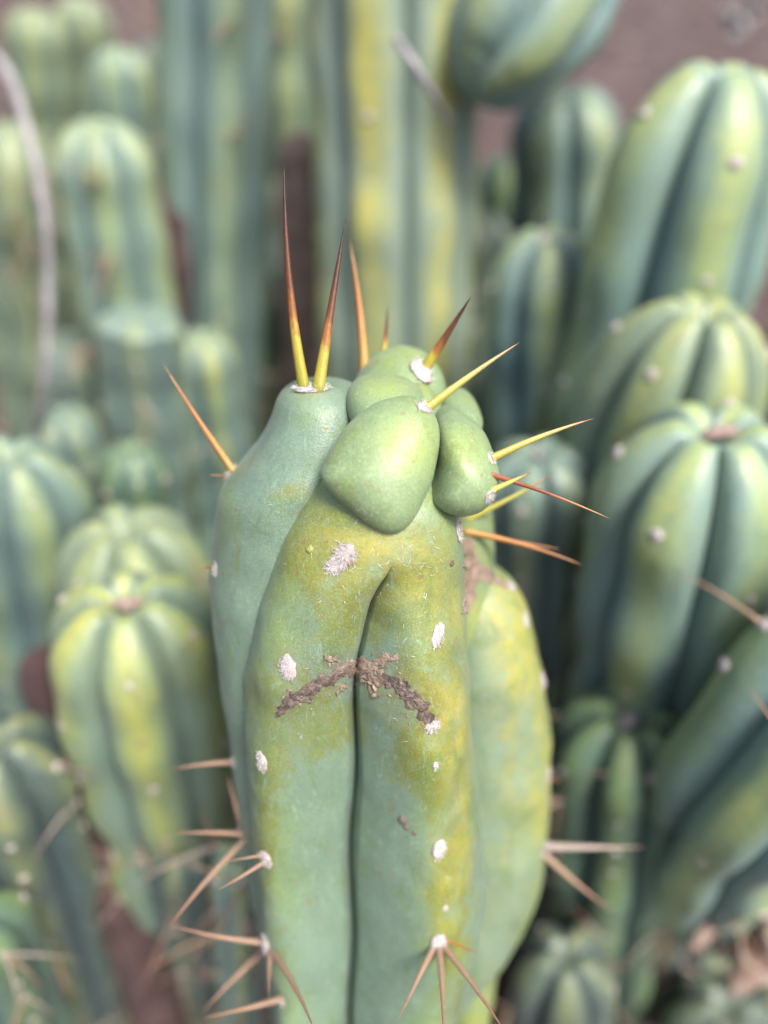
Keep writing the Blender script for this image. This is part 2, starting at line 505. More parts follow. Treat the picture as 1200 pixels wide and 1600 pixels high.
stats = {'areole': 0, 'spine': 0}
def column(label, path, R, ribs=7, depth=.40, rot=0.0, skin='blue', spine=.25, dome=1.05, dep=.35, name='column_cactus', cat='cactus',
           group=None, space=.026, seed=1, apex=None, spk='pale', cols_per=16, wobble=.04, slen=(.014, .034), cut=False, apad=.0024, taper=0.0, parts=True):
    P, L = catmull([tuple(p) for p in path], 240)
    def pos(s):
        f = np.clip(s / L, 0, 1) * 239
        i = np.minimum(f.astype(int), 238)
        w = (f - i)[:, None]
        return P[i] * (1 - w) + P[i + 1] * w
    H = R * dome
    al = np.linspace(.015, math.pi / 2, 30)
    s_dome = H * (1 - np.cos(al))
    r_dome = R * np.sin(al) ** .92
    drop = dep * R * np.clip(1 - r_dome / (.42 * R), 0, 1) ** 1.5
    s1 = H
    sl = np.concatenate([np.linspace(s1, min(L, s1 + .40), 66)[1:], np.linspace(min(L, s1 + .40), L, 22)[1:]]) if L > s1 + .42 else np.linspace(s1, L, 60)[1:]
    S = np.concatenate([s_dome + drop, sl])
    rad = np.concatenate([r_dome, np.full(len(sl), R)])
    if cut:
        rad = np.where(S < R * .3, np.maximum(rad, R * .0), rad)
    cy = 1 + wobble * np.sin(S / R * 1.5 + seed) * np.clip(S / R - .6, 0, 1) + wobble * .8 * np.sin(S / R * 3.7 + seed * 2.3) * np.clip(S / R - .6, 0, 1)
    rad = rad * cy * (1 - taper * np.clip(S / .4, 0, 1))
    ctr = pos(S)
    tan = np.gradient(pos(np.linspace(0, L, 240)), axis=0)
    tan /= np.linalg.norm(tan, axis=1)[:, None]
    ti = np.clip((S / L * 239).astype(int), 0, 239)
    tn = -tan[ti]                               # upwards
    ref = np.array([1.0, 0, 0]) if abs(tn[0][0]) < .8 else np.array([0, 1.0, 0])
    ax = ref - tn * (tn @ ref)[:, None]
    ax /= np.linalg.norm(ax, axis=1)[:, None]
    ay = np.cross(tn, ax)
    cols = ribs * cols_per
    cell = np.linspace(0, 1, cols_per, endpoint=False)
    cell = .5 + .5 * np.sign(cell * 2 - 1) * np.abs(cell * 2 - 1) ** .75
    th = (np.arange(ribs)[:, None] + cell[None, :]).ravel() * 2 * math.pi / ribs
    phase = (th * ribs / (2 * math.pi)) % 1.0           # 0 groove .. .5 ridge .. 1 groove
    t = np.abs(phase - .5) * 2                          # 0 ridge, 1 groove
    rs = np.random.default_rng(seed)
    ribamp = 1 + rs.uniform(-.10, .10, ribs)
    ra = ribamp[np.minimum((th * ribs / (2 * math.pi)).astype(int), ribs - 1)]
    ra = 1 + (ra - 1) * (1 - t)
    prof = (1 - depth * (1 - np.sqrt(np.clip(1 - t ** 2.5 * .995, 0, 1)))) * ra
    V = np.zeros((len(S), cols, 3))
    tw = rot + .05 * math.sin(seed * 3.1) * S / .1
    ang = th[None, :] + tw[:, None]
    rr = rad[:, None] * prof[None, :]
    lump = vnoise(np.stack([np.repeat(S, cols) / .035, np.tile(np.cos(th) * 2.2, len(S)), np.tile(np.sin(th) * 2.2, len(S)) + seed * 9], 1), seed).reshape(len(S), cols)
    rr = rr * (1 + .035 * lump * np.clip(S / R, 0, 1)[:, None])
    V = ctr[:, None, :] + rr[..., None] * (np.cos(ang)[..., None] * ax[:, None, :] + np.sin(ang)[..., None] * ay[:, None, :])
    # ribs bulge upward round the apex: grooves sit lower
    domew = np.clip(1 - S / (H * .9), 0, 1)
    V += -(depth * .55 * R * domew[:, None] * (rad / R)[:, None] * (1 - np.sqrt(np.clip(1 - t ** 2.5 * .995, 0, 1)))[None, :])[..., None] * tn[:, None, :]
    V[:, :, 2] = np.maximum(V[:, :, 2], -.03)
    ridge = np.broadcast_to(1 - t, (len(S), cols))
    tipa = np.clip(1 - S / (R * 1.9), 0, 1)[:, None] * np.ones(cols)[None, :]
    base = Vector(ctr[-1])
    root = thing(name, label, cat, base, group)
    # smoothed patches of yellow pigment on some ridges
    q = V.reshape(-1, 3)
    gold = np.clip(vnoise(q * 14 + seed * 3, seed) * 1.6 - .45, 0, 1) * (ridge.ravel() ** 1.5) * .45
    pat = np.clip(vnoise(q * 20 + seed * 5, seed + 2) * 1.5 - .4, 0, .8) * ridge.ravel()
    mat = SK[skin] if isinstance(skin, str) else skin
    part('stem', q, grid_faces(len(S), cols, True, True, True), mat, root, {'ridge': ridge.ravel(), 'tip': tipa.ravel(), 'patch': pat, 'gold': gold})
    if not parts:
        return root
    # areoles with their spines along the ridges that face the viewer
    camp = np.array(CAM)
    for k in range(ribs):
        j = k * cols_per + cols_per // 2
        s = R * .32 + rs.uniform(0, space * .6)
        while s < min(L, .75):
            i = int(np.searchsorted(S, s))
            if i >= len(S) - 1:
                break
            p = V[i, j]
            e1 = V[min(i + 1, len(S) - 1), j] - V[max(i - 1, 0), j]
            e2 = V[i, (j + 1) % cols] - V[i, j - 1]
            nrm = np.cross(e1, e2); nrm /= np.linalg.norm(nrm) + 1e-12
            if nrm @ (p - ctr[i]) < 0:
                nrm = -nrm
            pr = project(p)
            s += space * rs.uniform(.8, 1.25)
            if pr is None or not (-60 < pr[0] < 1260 and -60 < pr[1] < 1660):
                continue
            v = camp - p
            if nrm @ v / np.linalg.norm(v) < -.12 or rs.random() < .3:
                continue
            size = apad * rs.uniform(.45, 1.1)
            W = T(p - nrm * size * .1) @ frame_z(nrm, rs.uniform(0, 6)) @ Matrix.Scale(size, 4)
            a = put('areole', pads[rs.integers(3)], None, W, root)
            stats['areole'] += 1
            if rs.random() < spine:
                for c in range(rs.integers(1, 4)):
                    d = nrm + rs.normal(size=3) * .75 - np.array([0, 0, .15])
                    ln = rs.uniform(*slen)
                    kk = spk if rs.random() < .75 else 'grey'
                    Wm = T(p) @ frame_z(d, rs.uniform(0, 6)) @ Matrix.Scale(ln, 4)
                    put('spine', unit_spines[kk][rs.integers(3)], None, Wm, a)
                    stats['spine'] += 1
    if apex:
        W = T(ctr[3] - tn[3] * R * .01) @ frame_z(tn[0], seed) @ Matrix.Diagonal((R * .15, R * .12, R * .15, 1))
        put('apex_wool', apex_mesh(seed), APEX[apex], W, root)
    return root

def col2(label, tip, low, w, ly=0.0, **k):
    """column whose apex is seen at tip=(px,py,depth), passing low=(px,py); w = its width in photo pixels at the tip's depth"""
    return column(label, stem_path(tip, low, ly), w / 2 * tip[2] / FPX, **k)

# --- right side
col2('big pale column at the upper right with two fat yellow-tipped ribs', (1140, 88, .40), (1020, 520), 330, .0, ribs=5, depth=.48, rot=.30, skin='pale', spine=.08, dome=1.45, dep=.25, seed=3, space=.045, apad=.0036)
col2('yellow-topped column at the right, just behind the pink-centred one', (1110, 470, .375), (990, 800), 290, .0, ribs=6, depth=.48, rot=.2, skin='yellow', spine=.08, dome=1.3, seed=4, space=.045, apad=.0034)
col2('plump column at the right edge with a pink woolly centre and yellow ridges', (1125, 655, .335), (1030, 1060), 355, .02, ribs=6, depth=.50, rot=.30, skin='pale', spine=.12, dome=1.05, dep=.35, seed=5, space=.04, apad=.0034, apex='pink')
col2('dull green column with white woolly tip, right of the tall central one', (850, 358, .50), (838, 690), 190, .03, ribs=5, depth=.42, rot=.3, skin='blue', spine=.05, dome=1.1, seed=6, space=.036, apad=.003, apex='white')
col2('short green column with pale wool on top, right behind the foreground cactus', (842, 702, .43), (834, 1050), 185, .0, ribs=6, depth=.42, rot=.6, skin='blue', spine=.2, dome=.8, dep=.3, seed=7, apex='grey')
col2('dark column with one yellow edge, far behind at the upper right', (885, 135, .66), (880, 340), 170, .0, ribs=5, depth=.38, rot=.9, skin='blue', spine=.1, dome=.9, seed=8)
col2('deep green lobed column with grey wool in its middle, lower right', (985, 1110, .40), (945, 1420), 235, .04, ribs=7, depth=.48, rot=.35, skin='green', spine=.3, dome=.95, dep=.5, seed=9, slen=(.02, .045), apex='grey')
col2('low yellowish column at the bottom, right of the foreground stem', (885, 1490, .45), (865, 1640), 175, .0, ribs=5, depth=.5, rot=.2, skin='dark', spine=.6, dome=1.3, seed=10, slen=(.02, .045))  # dark skin paints in the shade this low column stands in
col2('added dark stem low in the bottom right corner below the tan husk', (1140, 1575, .50), (1080, 1700), 170, .0, ribs=6, depth=.42, rot=.5, skin='dark', spine=.5, dome=.9, seed=33, slen=(.02, .05))  # stem added to darken the corner
# leaning stems
column('thick blue-green stem leaning in from the right edge, lower right', [at(1580, 850, .27), at(1210, 1195, .352), at(1115, 1310, .44), at(1065, 1430, .57), at(1040, 1560, .76)], .044, ribs=6, depth=.44, rot=.25, skin='pale', spine=.7, dome=1.2, seed=11, slen=(.022, .045), apad=.0036)
column('dark-tipped branch hanging down into the top of the picture', [at(738, 150, .50), at(850, -20, .50), at(1000, -240, .56), at(1130, -330, .75), Vector((.62, 1.0, .55)), Vector((.66, 1.05, -.02))], .050, ribs=5, depth=.42, rot=.25, skin='blue', spine=.15, dome=1.5, seed=12, dep=.0)
# --- centre
col2('tall column behind the foreground cactus with bright yellow ridges', (622, -330, .47), (618, 560), 300, .12, ribs=6, depth=.36, rot=.62, skin='bright', spine=.08, dome=1.4, seed=13, space=.036, apad=.0034, wobble=.02)
col2('tall narrow blue column left of the yellow-ridged one', (335, -240, .56), (335, 640), 205, .10, ribs=5, depth=.40, rot=.75, skin='blue', spine=.6, dome=1.3, seed=14, slen=(.02, .05), space=.036, wobble=.02)
col2('yellowish column peeping between the two tall ones at the top', (445, -80, .85), (450, 300), 130, .0, ribs=6, depth=.4, rot=.1, skin='yellow', spine=.2, dome=1.2, seed=15)
col2('brown withered stem with a pinkish tip, between the two tall columns', (470, 205, .66), (470, 480), 75, .0, ribs=5, depth=.2, rot=.1, skin=TAN, spine=.0, dome=1.2, seed=16, name='withered_stem', cat='dead stem', parts=False)
# --- left side
col2('fat yellow-green column at the left with a pink woolly centre', (190, 925, .345), (262, 1260), 290, .03, ribs=6, depth=.50, rot=.25, skin='yellow', spine=.3, dome=1.0, dep=.4, seed=17, space=.04, apad=.0032, apex='pink')
col2('twin column tucked close behind the fat one at the left', (188, 815, .395), (250, 1060), 265, .02, ribs=6, depth=.48, rot=.5, skin='yellow', spine=.2, dome=1.0, dep=.3, seed=18, space=.04)
col2('column cut by the left edge with a yellow blotched rib', (10, 700, .40), (55, 960), 225, .0, ribs=6, depth=.44, rot=.7, skin='blue', spine=.1, dome=1.15, seed=19, space=.04)
col2('small round bright green tip in the gap at the left', (205, 698, .47), (215, 830), 125, .0, ribs=7, depth=.25, rot=.2, skin='green', spine=.1, dome=1.0, seed=20)
col2('blunt-topped grey-green column at the left, below the pale slanting one', (218, 488, .56), (235, 700), 135, .0, ribs=5, depth=.24, rot=.4, skin='blue', spine=.6, dome=.30, dep=.0, seed=21, slen=(.02, .05))
col2('pale blue slanting column with rounded ribs, upper left', (150, 185, .60), (200, 470), 170, .0, ribs=6, depth=.42, rot=.2, skin='pale', spine=.6, dome=1.0, dep=.25, seed=22, slen=(.03, .06))
col2('slim column just behind the pale slanting one', (185, 72, .74), (208, 330), 100, .0, ribs=5, depth=.4, rot=.2, skin='pale', spine=.15, dome=1.0, seed=23)
col2('yellow round-headed column in the top left corner', (55, 12, .9), (75, 330), 95, .0, ribs=6, depth=.28, rot=.2, skin='yellow', spine=.1, dome=.9, seed=24)
col2('green column at the left edge behind the dry stalk', (15, 190, .68), (55, 560), 155, .0, ribs=5, depth=.4, rot=.6, skin='yellow', spine=.6, dome=1.2, seed=25, slen=(.03, .06))
col2('yellow-green column at the top edge, right of the round-headed one', (125, -10, .95), (140, 250), 90, .0, ribs=6, depth=.34, rot=.6, skin='yellow', spine=.15, dome=1.0, seed=26)
# --- lower left
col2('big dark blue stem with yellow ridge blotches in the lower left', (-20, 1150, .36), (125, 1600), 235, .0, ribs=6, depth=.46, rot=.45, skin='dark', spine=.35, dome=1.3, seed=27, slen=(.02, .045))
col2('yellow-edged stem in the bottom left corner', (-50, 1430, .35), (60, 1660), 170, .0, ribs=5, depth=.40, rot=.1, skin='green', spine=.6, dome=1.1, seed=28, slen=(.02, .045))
col2('grey-green stem standing low to the left of the foreground cactus', (285, 1320, .42), (315, 1600), 115, .0, ribs=5, depth=.44, rot=.1, skin='dark', spine=.6, dome=1.0, seed=29, slen=(.02, .05))  # grey-green stem given dark skin as painted lower left shade
col2('little pale green stem squeezed against the foreground cactus, lower left', (372, 1335, .36), (375, 1560), 95, .0, ribs=5, depth=.36, rot=.6, skin='pale', spine=.6, dome=1.0, seed=30, slen=(.02, .045))
column('dead reddish brown stem lying in the dark gap, lower left', [at(60, 1010, .44), at(140, 1250, .46), at(250, 1600, .50), at(320, 1850, .54)], .015, ribs=6, depth=.25, skin=BARK, spine=0, seed=31, name='withered_stem', cat='dead stem', parts=False)
column('dark reddish dead stem standing left of the tall blue column', [at(258, 250, .68), at(265, 500, .72), at(285, 900, 1.05)], .022, ribs=6, depth=.25, skin=BARK, spine=0, seed=32, name='withered_stem', cat='dead stem', parts=False)
# --- low stems added deep in the clump to darken the gaps
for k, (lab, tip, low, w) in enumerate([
        ('short added dark stem deep in the gap below the fat yellow-green column', (215, 1400, .52), (260, 1600), 110),
        ('added dark stem at the left edge between the blotched column and the lower dark one', (20, 1030, .52), (90, 1300), 140),
        ('low added dark stem between the twin column and the foreground cactus', (318, 960, .60), (350, 1250), 110),
        ('low added stem right behind the foreground rib, lower right', (868, 1240, .56), (850, 1480), 120),
        ('added dark stem deep behind the lobed column, lower right', (1060, 1010, .55), (1010, 1330), 130),
        ('short added dark stem in the shade under the leaning stem at the right', (1190, 1420, .60), (1120, 1600), 130),
        ('added dark stem standing in the gap under the hanging branch', (760, 330, .72), (748, 600), 95),
        ('added stem between the dry stalk and the left-edge column', (95, 640, .58), (140, 800), 110)]):
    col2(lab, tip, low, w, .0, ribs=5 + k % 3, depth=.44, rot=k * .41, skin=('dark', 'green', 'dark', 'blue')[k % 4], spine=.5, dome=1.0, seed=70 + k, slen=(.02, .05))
# --- far row, mostly hidden
far = [(250, 60, 1.15, 110, 'dim column at the top, squeezed left of the tall narrow blue one'), (560, 40, 1.3, 110, 'faint column just showing beside the left edge of the yellow-ridged tall one'), (800, 240, .95, 120, 'dim column in the gap between the tall central one and the dark yellow-edged one'),
       (20, 420, .85, 150, 'dim column low at the left edge behind the dry stalk'), (110, 520, .75, 130, 'shaded column between the dry stalk and the blunt-topped one'), (420, 420, .8, 120, 'shaded column right of the tall blue one, below the withered brown tip'),
       (380, 250, .95, 120, 'dim column behind the right side of the tall narrow blue one'), (312, 520, .62, 120, 'shaded column directly left of the crown of the foreground cactus'), (700, 620, .62, 140, 'shaded column hidden behind the right of the foreground crown'), (795, 560, .6, 110, 'narrow shaded column right of the crown, behind its yellow spines')]
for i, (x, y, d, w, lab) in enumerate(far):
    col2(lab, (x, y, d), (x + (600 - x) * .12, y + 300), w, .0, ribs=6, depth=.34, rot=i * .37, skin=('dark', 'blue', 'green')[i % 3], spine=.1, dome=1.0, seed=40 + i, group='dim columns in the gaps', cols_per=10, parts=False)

# ------------------------------------------------------------------ dry bits
def tube(pts, r, name, label, cat, mat, knots=0):
    P, L = catmull([tuple(p) for p in pts], 70)
    tan = np.gradient(P, axis=0); tan /= np.linalg.norm(tan, axis=1)[:, None]
    V = []
    for i in range(len(P)):
        a = np.cross(tan[i], (.2, .9, .3)); a /= np.linalg.norm(a); c = np.cross(tan[i], a)
        rr = r * (1 + .25 * math.sin(i * .9) * knots) * (1 - .35 * i / len(P))
        for q in np.linspace(0, 2 * math.pi, 12, endpoint=False):
            V.append(P[i] + rr * (1 + .15 * math.sin(3 * q + i * .3)) * (math.cos(q) * a + math.sin(q) * c))
    base = Vector(P[-1])
    me = new_mesh(name, np.array(V) - np.array(base), grid_faces(len(P), 12, True, True, True))
    o = put(name, me, mat, T(base))
    tag(o, label, cat)
    return o
tube([at(-60, 40, .52), at(8, 105, .50), at(48, 225, .50), at(72, 350, .50), at(76, 480, .52), at(66, 620, .55), at(48, 720, .62), at(30, 900, .85)], .0034, 'dry_stalk', 'pale grey curved dry stalk running down the left edge', 'stalk', STALK, .3)
tube([at(560, 20, 1.0), at(620, 60, .41), at(665, 130, .40), at(700, 190, .46)][1:], .0024, 'dry_twig', 'short grey twig lying against the tall central column near the top', 'twig', STALK, .2)

def husk(label, c, size, seed, mat):
    """crumpled dry sheath: torn, curled flakes round a core"""
    rs = np.random.default_rng(seed)
    root = thing('dry_husk', label, 'husk', c)
    for k in range(9):
        d = rs.normal(size=3); d[2] = abs(d[2]) * .8 - .2; d /= np.linalg.norm(d)
        M = np.array(frame_z(d, rs.uniform(0, 6)).to_3x3())
        V = []
        L, w = size * rs.uniform(.8, 1.5), size * rs.uniform(.25, .5)
        for i in range(10):
            s = i / 9
            for j in range(7):
                t = (j / 6 - .5) * 2
                ww = w * math.sin(math.pi * (.12 + .85 * s)) ** .7
                V.append(M @ np.array([t * ww, (t * t) * ww * .8 + .25 * L * s * s, L * s]) + np.array(c))
        V = np.array(V)
        V += .12 * size * np.stack([vnoise(V / size * 2.2, seed + q) for q in range(3)], 1)
        o = part('flake', V, grid_faces(10, 7, False), mat, root)
        mo = o.modifiers.new('thickness', 'SOLIDIFY'); mo.thickness = size * .05
    return root
husk('crumpled tan husk on the litter at the lower right edge', at(1165, 1440, .47), .036, 5, TAN)
husk('pale dried bloom standing far off in the top right corner', at(1165, 30, .75), .022, 8, STALK)
husk('dark crumpled husk below the leaning stem, lower right', at(1060, 1560, .55), .026, 11, BARK)
husk('brown husk in the gap left of the fat column', at(25, 1010, .50), .028, 14, BARK)

# ------------------------------------------------------------------ the foreground cactus
LEAN = math.radians(20.0)
D0 = 0.235
cl, sl_ = math.cos(LEAN), math.sin(LEAN)
ORG = at(600, 800, D0)
UX = RIGHT.copy()
UU = UP * cl - FWD * sl_
UN = -UP * sl_ - FWD * cl
NX, NU, NN, NO = (np.array(v) for v in (UX, UU, UN, ORG))
def plane(px, py, n):
    """pixel -> (x, u, n) in the cactus frame, on the plane at distance n in front of its axis"""
    d = ray(px, py)
    o = CAM - ORG
    s = (n - o.dot(UN)) / d.dot(UN)
    q = o + d * s
    return (q.dot(UX), q.dot(UU), n)
def to_world(q):
    q = np.asarray(q)
    return NO + q[:, :1] * NX + q[:, 1:2] * NU + q[:, 2:] * NN

foot = plane(600, 1600, 0)
BASE = ORG + UU * (-(ORG.z) / UU.z)
HERO = thing('monstrose_cactus', 'lumpy blue-green cactus in sharp focus with long yellow and brown spines', 'cactus', BASE)
BV, BF = [], []       # everything the pixel rays can land on
def outline_loft(name, left, right, nfun, bfun, mat, rows=90, cols=96, expo=2.0, shape=None, ext=False, attrs=None, lump=.0, seed=0, back=1.0, gfun=None):
    """solid between a left and a right outline: n(f) = distance of its middle plane, b(f, w) = half thickness"""
    f_ = (1 - np.cos(np.linspace(0, math.pi, rows))) / 2 * .65 + np.linspace(0, 1, rows) * .35
    def curve(pts):
        n = len(pts)
        q = [plane(p[0], p[1], nfun(i / (n - 1))) for i, p in enumerate(pts)]
        return catmull(q, f_)[0]
    Lc, Rc = curve(left), curve(right)
    if ext:
        l0, r0 = Lc[-1], Rc[-1]
        mid, hw = (l0 + r0) / 2, (r0 - l0) / 2
        tot = (ORG.z + .02) / UU.z
        exl, exr = [], []
        for k in range(1, 16):
            u = mid[1] + (-tot - mid[1]) * k / 15
            c = np.array([mid[0] + .01 * math.sin(k * .5), u, mid[2]])
            h = np.array([hw[0] * (1 - .1 * k / 15), 0, 0])
            exl.append(c - h); exr.append(c + h)
        Lc, Rc = np.vstack([Lc, exl]), np.vstack([Rc, exr])
        f_ = np.concatenate([f_, np.full(15, 1.0)])
    C, Hh = (Lc + Rc) / 2, (Rc - Lc) / 2
    w = np.linalg.norm(Hh, axis=1)
    th = np.linspace(0, 2 * math.pi, cols, endpoint=False)
    if gfun is not None:      # more columns on the front, crowded towards the crease
        nf = int(cols * .76) // 2 * 2
        v = np.linspace(-1, 1, nf + 1)
        th = np.concatenate([math.pi / 2 + math.pi / 2 * np.sign(v) * np.abs(v) ** 1.7, np.linspace(math.pi, 2 * math.pi, cols - nf)[1:-1]])
        cols = len(th)
    ct, st = np.cos(th), np.sin(th)
    cx = np.sign(ct) * np.abs(ct) ** (2 / expo)
    sx = np.sign(st) * np.abs(st) ** (2 / expo)
    Q = np.zeros((len(C), cols, 3))
    xi = np.broadcast_to(cx, (len(C), cols))
    if gfun is not None:
        g = gfun(C, w)
        front = (st > -1e-9)
        x2 = np.where(front[None, :], cx[None, :] + g[:, None] * (1 - np.abs(cx))[None, :], cx[None, :])
        sx = np.where(front[None, :], np.clip(1 - np.abs(x2) ** expo, 0, 1) ** (1 / expo), sx[None, :])
        xi = x2
    else:
        sx = np.broadcast_to(sx, (len(C), cols))
    bb = np.array([bfun(f, ww) for f, ww in zip(f_, w)])
    nn = bb[:, None] * np.where(sx > 0, sx, sx * back)
    if shape is not None:
        nn = nn + shape(f_, C, xi, sx, w) * np.clip(sx * 2.5, 0, 1)
    Q = C[:, None, :] + Hh[:, None, :] * xi[..., None]
    Q[..., 2] += nn
    q = Q.reshape(-1, 3)
    if lump:
        # gentle unevenness along the normal direction from the middle line
        d = (Q - C[:, None, :]).reshape(-1, 3)
        q = q + d * (lump * vnoise(q * 55 + seed * 11, seed) + lump * .22 * vnoise(q * 150 + seed * 5, seed + 1))[:, None]
    W = to_world(q)
    a = {k: np.asarray(v).ravel() for k, v in (attrs(f_, q, xi) if attrs else {}).items()}
    for k in ('ridge', 'patch', 'tip', 'gold', 'stain'):
        a.setdefault(k, np.zeros(len(W)))
    F = grid_faces(len(C), cols, True, True, True)
    off = sum(len(v) for v in BV)
    BV.append(W)
    BF.extend(tuple(i + off for i in f) for f in F)
    return W, F, a
def gauss_patches(W, spots):
    """pigment fields: spots = (px, py, depth guess ignored, radius px, strength) measured on the surface seen at that pixel"""
    out = np.zeros(len(W))
    v = W - np.array(CAM)
    d = v @ np.array(FWD)
    px = 600 + FPX * (v @ np.array(RIGHT)) / d
    py = 800 - FPX * (v @ np.array(UP)) / d
    front = None
    for (x, y, rx, ry, s) in spots:
        out += s * np.exp(-((px - x) / rx) ** 2 - ((py - y) / ry) ** 2)
    return np.clip(out, 0, 1)

# ---- front body: two ribs with a deep crease
bl = [(600, 690), (545, 704), (495, 742), (456, 800), (427, 860), (408, 920), (396, 985), (388, 1050), (387, 1120), (391, 1200), (397, 1280), (405, 1345), (413, 1420), (425, 1500), (445, 1580), (458, 1660)]
br = [(606, 690), (668, 715), (709, 765), (722, 815), (722, 880), (724, 950), (730, 1030), (737, 1110), (744, 1190), (750, 1270), (753, 1345), (751, 1410), (738, 1480), (716, 1550), (694, 1620), (680, 1690)]
WB = (753 - 387) / 2 * D0 / FPX
def crease_at(f_, C):
    """crease position across the body (as xi) by height in the frame"""
    py = []
    for c in C:
        p = project(to_world(np.array([[c[0], c[1], c[2] + .03]]))[0])
        py.append(p[1] if p else 3000)
    return np.array(py)
def crease_x(C, w):
    py = crease_at(None, C)
    gx = 3.5 * np.sin(py / 47) * np.clip((py - 950) / 100, 0, 1) + np.interp(py, [800, 870, 900, 930, 970, 1010, 1060, 1100, 1200, 1400, 1600, 1800], [622, 620, 610, 595, 578, 568, 560, 556, 552, 548, 545, 548])
    g = []
    for c, ww, x in zip(C, w, gx):
        pr = project(to_world(np.array([[c[0], c[1], c[2] + .024]]))[0])
        g.append(0 if pr is None or ww < .004 else (x - pr[0]) * pr[2] / FPX / ww)
    return np.clip(np.array(g), -.6, .6)
def body_shape(f_, C, xi, sx, w):
    py = crease_at(f_, C)
    g = crease_x(C, w)
    def ip(xs, ys):
        return np.interp(py, xs, ys)[:, None]
    dx = np.abs(xi - g[:, None])
    right = (xi > g[:, None])
    # broad valley, steeper on the right where that rib starts
    t = np.clip(1 - dx / ip([880, 950, 1050, 1200, 1600], [.14, .34, .55, .70, .78]), 0, 1)
    valley = ip([885, 915, 950, 1000, 1060, 1150, 1300, 1600], [0, .0014, .0050, .0085, .0100, .0150, .0190, .020]) * t ** 1.7
    t2 = np.clip(1 - dx / ip([880, 950, 1050, 1200, 1400, 1600], [.03, .05, .045, .06, .08, .06]), 0, 1)
    slit = ip([895, 915, 940, 980, 1060, 1150, 1600], [0, .0010, .0036, .0060, .0060, .0085, .0100]) * (1 - np.sqrt(np.clip(1 - t2 ** 1.5 * .998, 0, 1)))
    over = ip([895, 930, 1000, 1060, 1130], [0, .0036, .0044, .0026, 0]) * np.where(right, np.clip(1 - dx / .48, 0, 1) ** 1.3, 0)
    rl = np.exp(-((xi + .80) / .16) ** 2) * .0016 + np.exp(-((xi - .62) / .22) ** 2) * .0022
    # flat seat of the upper wool, hollow beneath it
    return -valley - slit - over + rl * np.clip((py - 950) / 150, 0, 1)[:, None]
def body_attr(f_, q, xi):
    W = to_world(q)
    xi = np.asarray(xi).ravel()
    spots = [(520, 900, 75, 95, .85), (600, 835, 120, 40, .75), (470, 850, 45, 40, .35), (560, 985, 60, 40, .45), (640, 900, 70, 80, .7), (690, 1000, 45, 110, .7),
             (430, 1080, 55, 40, .95), (500, 1130, 60, 70, .75), (440, 1180, 55, 90, .5), (640, 1080, 70, 50, .75), (690, 1150, 55, 90, .85), (640, 1190, 40, 60, .45),
             (415, 1290, 25, 120, .6), (700, 1300, 42, 140, .75), (415, 1420, 22, 90, .4), (705, 1440, 40, 120, .7), (700, 1560, 40, 60, .6), (550, 1130, 40, 40, .3)]
    gold = [(540, 890, 90, 60, .30), (680, 900, 40, 60, .30), (615, 858, 60, 26, .75), (500, 835, 40, 22, .35), (655, 930, 50, 40, .3), (710, 1110, 40, 60, .6), (560, 850, 40, 22, .3), (715, 1230, 22, 110, .5), (700, 1340, 35, 60, .5), (690, 1100, 40, 50, .45), (690, 1000, 25, 35, .35), (720, 960, 16, 70, .4), (705, 1450, 25, 60, .3), (450, 1035, 24, 28, .35), (420, 1180, 22, 40, .25), (610, 1090, 24, 30, .35)]
    fr = (q[:, 2] > -.004).astype(float)
    return {'ridge': np.clip(1 - np.minimum(np.abs(xi + .8), np.abs(xi - .62)) / .5, 0, 1) * .8 + gauss_patches(W, [(590, 820, 150, 90, .6)]) * fr, 'patch': gauss_patches(W, spots) * fr, 'gold': gauss_patches(W, gold) * fr,
            'stain': gauss_patches(W, [(450, 1105, 30, 22, .55), (500, 1072, 40, 22, .5), (560, 1048, 50, 24, .7), (640, 1092, 40, 28, .6), (600, 1036, 34, 16, .6), (517, 1028, 16, 14, .7), (672, 1128, 18, 20, .5), (728, 900, 10, 60, .5), (545, 872, 14, 14, .3)]) * fr}
W, F, A = outline_loft('stem', bl, br, lambda f: 0.0 - .006 * max(0, .15 - f) / .15, lambda f, w: .031 * (min(1, w / WB)) ** .85, MAIN, rows=280, cols=330, expo=2.35, shape=body_shape, ext=True, attrs=body_attr, lump=.045, seed=2, gfun=crease_x)
part('stem', W, F, MAIN, HERO, A)
# ---- rear ribs
ll = [(490, 596), (456, 600), (436, 616), (423, 648), (400, 690), (366, 730), (344, 758), (338, 800), (335, 850), (331, 892), (334, 930), (345, 1010), (357, 1100), (368, 1180), (381, 1270), (396, 1360), (410, 1450), (425, 1560), (440, 1680)]
lr = [(496, 596), (540, 600), (572, 618), (586, 650), (590, 690), (580, 735), (565, 765), (570, 800), (570, 850), (570, 900), (570, 940), (570, 1010), (570, 1100), (570, 1180), (570, 1270), (575, 1360), (580, 1450), (590, 1560), (600, 1680)]
def left_attr(f_, q, xi):
    W = to_world(q)
    return {'ridge': gauss_patches(W, [(350, 800, 30, 160, .5), (480, 640, 60, 40, .6)]), 'tip': gauss_patches(W, [(480, 630, 55, 45, .45)]), 'patch': gauss_patches(W, [(440, 770, 45, 18, .45), (372, 860, 7, 60, .65), (480, 760, 40, 30, .3)]), 'gold': gauss_patches(W, [(485, 612, 40, 14, .35), (385, 725, 25, 20, .2)])}
WL = 100 * D0 / FPX
W, F, A = outline_loft('rib', ll, lr, lambda f: -.022 + .006 * math.exp(-f * 9), lambda f, w: .027 * min(1.15, w / WL) ** .9, MAIN, rows=150, cols=120, expo=2.1, ext=True, attrs=left_attr, lump=.04, seed=5)
part('rib', W, F, MAIN, HERO, A)
